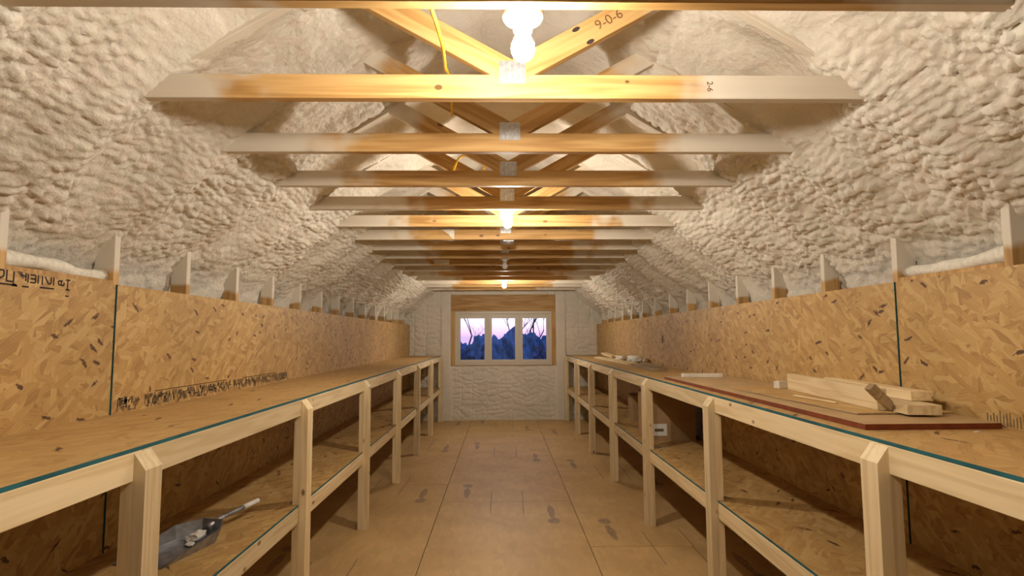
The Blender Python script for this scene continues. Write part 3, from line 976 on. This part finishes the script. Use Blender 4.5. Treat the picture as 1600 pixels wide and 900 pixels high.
def chunk(name, label, cat, c, size, seed, mat, z, rot=(0, 0, 0), group=None):
    rg = random.Random(seed); bm = bmesh.new()
    bmesh.ops.create_icosphere(bm, subdivisions=2, radius=1.0)
    for q in bm.verts:
        n = q.co.copy()
        k = 0.8+0.4*rg.random()
        q.co = Vector((math.copysign(abs(n.x)**0.7, n.x)*size[0]/2*k, math.copysign(abs(n.y)**0.7, n.y)*size[1]/2*k, math.copysign(abs(n.z)**0.7, n.z)*size[2]/2*k))
    zmin = min(q.co.z for q in bm.verts)
    for q in bm.verts: q.co.z -= zmin
    me = bpy.data.meshes.new(name); bm.to_mesh(me); bm.free(); me.materials.append(M[mat])
    o = link(name, me, None, (c[0], c[1], z), rot)
    return tag(o, label, cat, group)


board('scrap_wedge', 'pale wedge of wood tipped up near the window end of bench', 'offcut', (1.68, 9.35), 0.36, 0.10, 0.035, 0.3, 'offcut', T+0.03, None, pitch=0.12).location.z = T+0.028
chunk('foam_scrap', 'white crumpled foam scrap beside the tipped pale wedge', 'scrap', (1.70, 8.55), (0.11, 0.50, 0.06), 5, 'foam_bit', T+0.0005)
chunk('foam_scrap', 'large grey-white foam scrap between wall and greyish board', 'scrap', (1.70, 7.72), (0.11, 0.62, 0.08), 6, 'paper', T+0.0005)
chunk('dark_scrap', 'dark brown scrap next to the large grey-white foam scrap', 'scrap', (1.735, 7.22), (0.06, 0.16, 0.07), 8, 'weathered', T+0.0005)

# ------------------------------------------------------------------ cardboard boxes on the right shelf


def carton(name, label, x0, x1, y0, y1, z0, h, lab=True):
    bx = thing(name, label, 'box', ((x0+x1)/2, (y0+y1)/2, z0), group='cartons on the lower shelf')
    wx, wy = (x1-x0)/2, (y1-y0)/2
    th = 0.005
    mb = MB()
    mb.box(-wx, wx, -wy, -wy+th, 0, h); mb.box(-wx, wx, wy-th, wy, 0, h)
    mb.box(-wx, -wx+th, -wy+th, wy-th, 0, h); mb.box(wx-th, wx, -wy+th, wy-th, 0, h); mb.box(-wx+th, wx-th, -wy+th, wy-th, 0, th)
    link('box_body', mb.mesh('box_body', 'card'), bx)
    for s in (-1, 1):
        f = MB().box(-wx+0.004, wx-0.004, 0, wy-0.004, 0, 0.004).mesh('flap', 'card')
        o = link('flap', f, bx, (0, s*(wy-0.002), h+0.001), (math.radians(9), 0, 0 if s < 0 else math.pi))
    if lab:
        l_ = link('shipping_label', MB().box(-0.062, 0.062, -0.0012, 0, -0.052, 0.052).mesh('shipping_label', 'paper'), bx, (-wx+0.11, -wy, 0.098))
        link('label_print', MB().box(-0.040, 0.040, -0.0006, 0, -0.016, 0.010).mesh('label_print', 'ink_grey'), l_, (-0.008, -0.0012, 0))
    return bx


carton('cardboard_box', 'brown cardboard box with a white label on the lower shelf', 1.262, 1.690, 5.27, 5.62, SH+0.0005, 0.42)
carton('cardboard_box', 'small brown cardboard box without label on the lower shelf', 1.42, 1.60, 6.55, 6.80, SH+0.0005, 0.27, False)

# ------------------------------------------------------------------ scoop on the left shelf
sc = thing('metal_scoop', 'dull grey metal scoop lying on the lower shelf', 'scoop', (-1.470, 2.71, SH+0.0005), (0, 0, -0.22))
mb = MB()
out = [(-0.125, -0.23), (0.115, -0.23), (0.120, 0.10), (0.055, 0.20), (-0.055, 0.20), (-0.125, 0.10)]
inn = [(-0.105, -0.225), (0.098, -0.225), (0.10, 0.09), (0.045, 0.18), (-0.045, 0.18), (-0.105, 0.09)]
hz = [0.012, 0.018, 0.062, 0.07, 0.07, 0.062]
n = len(out)
vs_ = [(x, y_, 0.0) for x, y_ in inn] + [(x, y_, h_) for (x, y_), h_ in zip(out, hz)]
vs_ += [(x, y_, 0.004) for x, y_ in inn] + [(x*0.96, y_*0.96, h_) for (x, y_), h_ in zip(out, hz)]
fs_ = [list(range(n))[::-1], [2*n+i for i in range(n)]]
for i in range(n):
    j = (i+1) % n
    if i == 0: continue           # open front lip
    fs_ += [[i, j, n+j, n+i], [2*n+i, 3*n+i, 3*n+j, 2*n+j], [n+i, n+j, 3*n+j, 3*n+i]]
fs_ += [[0, 2*n, 2*n+1, 1]]
link('pan', mb.add(vs_, fs_).mesh('pan', 'dark_steel'), sc)
hd = MB().tube([(0, 0.185, 0.045), (0, 0.24, 0.055), (0, 0.42, 0.060)], [0.010, 0.011, 0.012], 10)
h_ = link('handle', hd.mesh('handle', 'dark_steel'), sc)
link('handle_tip', MB().tube([(0, 0.42, 0.060), (0, 0.54, 0.062)], [0.0135, 0.0125], 10).mesh('handle_tip', 'paper'), h_)
link('handle_socket', MB().tube([(0, 0.165, 0.040), (0, 0.26, 0.056)], [0.02, 0.014], 10).mesh('handle_socket', 'steel'), h_)
for i, (x, y_, s_) in enumerate(((-1.445, 2.80, (0.055, 0.085, 0.035)), (-1.475, 2.78, (0.035, 0.045, 0.022)), (-1.44, 2.72, (0.045, 0.035, 0.012)))):
    chunk('foam_crumb', ('largest', 'small lumpy', 'flattest')[i]+' white foam crumb lying in the grey metal scoop', 'crumb', (x, y_), s_, 20+i, 'foam_bit', SH+0.0075, (0, 0, i), 'foam crumbs in the scoop')

# ------------------------------------------------------------------ outside: meadow, tree line, bare trees
structure(link('ground', MB().box(-120, 120, Y1+3, 190, -3.0, -2.8).mesh('ground', 'ground')), 'dusky meadow outside the window', 'ground')


def tree_mass(i, x, y, w_, h_):
    rg = random.Random(100+i)
    root = thing('dense_tree', 'dense dark blue tree mass in the row beyond the window', 'tree', (x, y, -2.8), group='tree row beyond the window')
    mb = MB()
    for j in range(7):
        bm = bmesh.new(); bmesh.ops.create_icosphere(bm, subdivisions=3, radius=1.0)
        c_ = Vector((((j*3 % 7)/6-0.5)*0.95*w_, rg.uniform(-0.8, 0.8), h_*rg.uniform(0.50, 0.70)))
        rr = Vector((w_*rg.uniform(0.28, 0.42), 1.3, h_*rg.uniform(0.22, 0.30)))
        for q in bm.verts:
            k = 0.8+0.45*rg.random()
            q.co = Vector((c_.x+q.co.x*rr.x*k, c_.y+q.co.y*rr.y*k, c_.z+q.co.z*rr.z*k))
        bm.verts.index_update()
        mb.add([q.co.copy() for q in bm.verts], [[q.index for q in f.verts] for f in bm.faces]); bm.free()
    link('crown', mb.mesh('crown', 'leaf'), root)
    link('trunk', MB().tube([(0, 0, 0), (0.1, 0, h_*0.5)], [0.22, 0.12], 8).mesh('trunk', 'bark'), root)


for i in range(9):
    x = -10.6+i*2.65
    tree_mass(i, x, 42+5.4*(i % 2), 2.6, 4.55+0.55*math.sin(i*1.7+0.5)+0.30*(i % 2))


def bare_tree(label, x, y, h_, seed, lean=0.0):
    rg = random.Random(seed)
    root = thing('bare_tree', label, 'tree', (x, y, -2.8))
    mt, mbr = MB(), MB()

    def grow(mb_, p, d, L, r, depth):
        pts = [p]; rad = [r]; q = p; dd = d
        for s in range(4):
            dd = (dd + Vector((rg.uniform(-.16, .16), rg.uniform(-.16, .16), rg.uniform(-.05, .10)))).normalized()
            q = q+dd*L/4; pts.append(q); rad.append(r*(1-0.11*(s+1)))
        mb_.tube(pts, rad, 5 if depth < 2 else 4)
        if depth >= 4: return
        for _ in range(3 if depth < 3 else 2):
            i_ = rg.choice((2, 3, 4)); ax = Vector((rg.uniform(-1, 1), rg.uniform(-.6, .6), rg.uniform(0.05, 0.7))).normalized()
            grow(mbr, pts[i_], (dd*0.75+ax*0.8).normalized(), L*rg.uniform(0.55, 0.75), rad[i_]*0.68, depth+1)
    grow(mt, Vector((0, 0, 0)), Vector((lean, 0, 1)).normalized(), h_*0.52, 0.16, 0)
    link('trunk', mt.mesh('trunk', 'bark'), root)
    link('branches', mbr.mesh('branches', 'bark'), root)


bare_tree('bare forked tree standing outside the window pane by the offcut bench', 3.2, 54.5, 9.8, 4)
bare_tree('bare leaning tree standing outside the middle of the window', -0.5, 63.0, 8.6, 9, 0.25)
bare_tree('bare thin tree standing outside the window pane by the scoop bench', -4.3, 71.0, 9.0, 15)
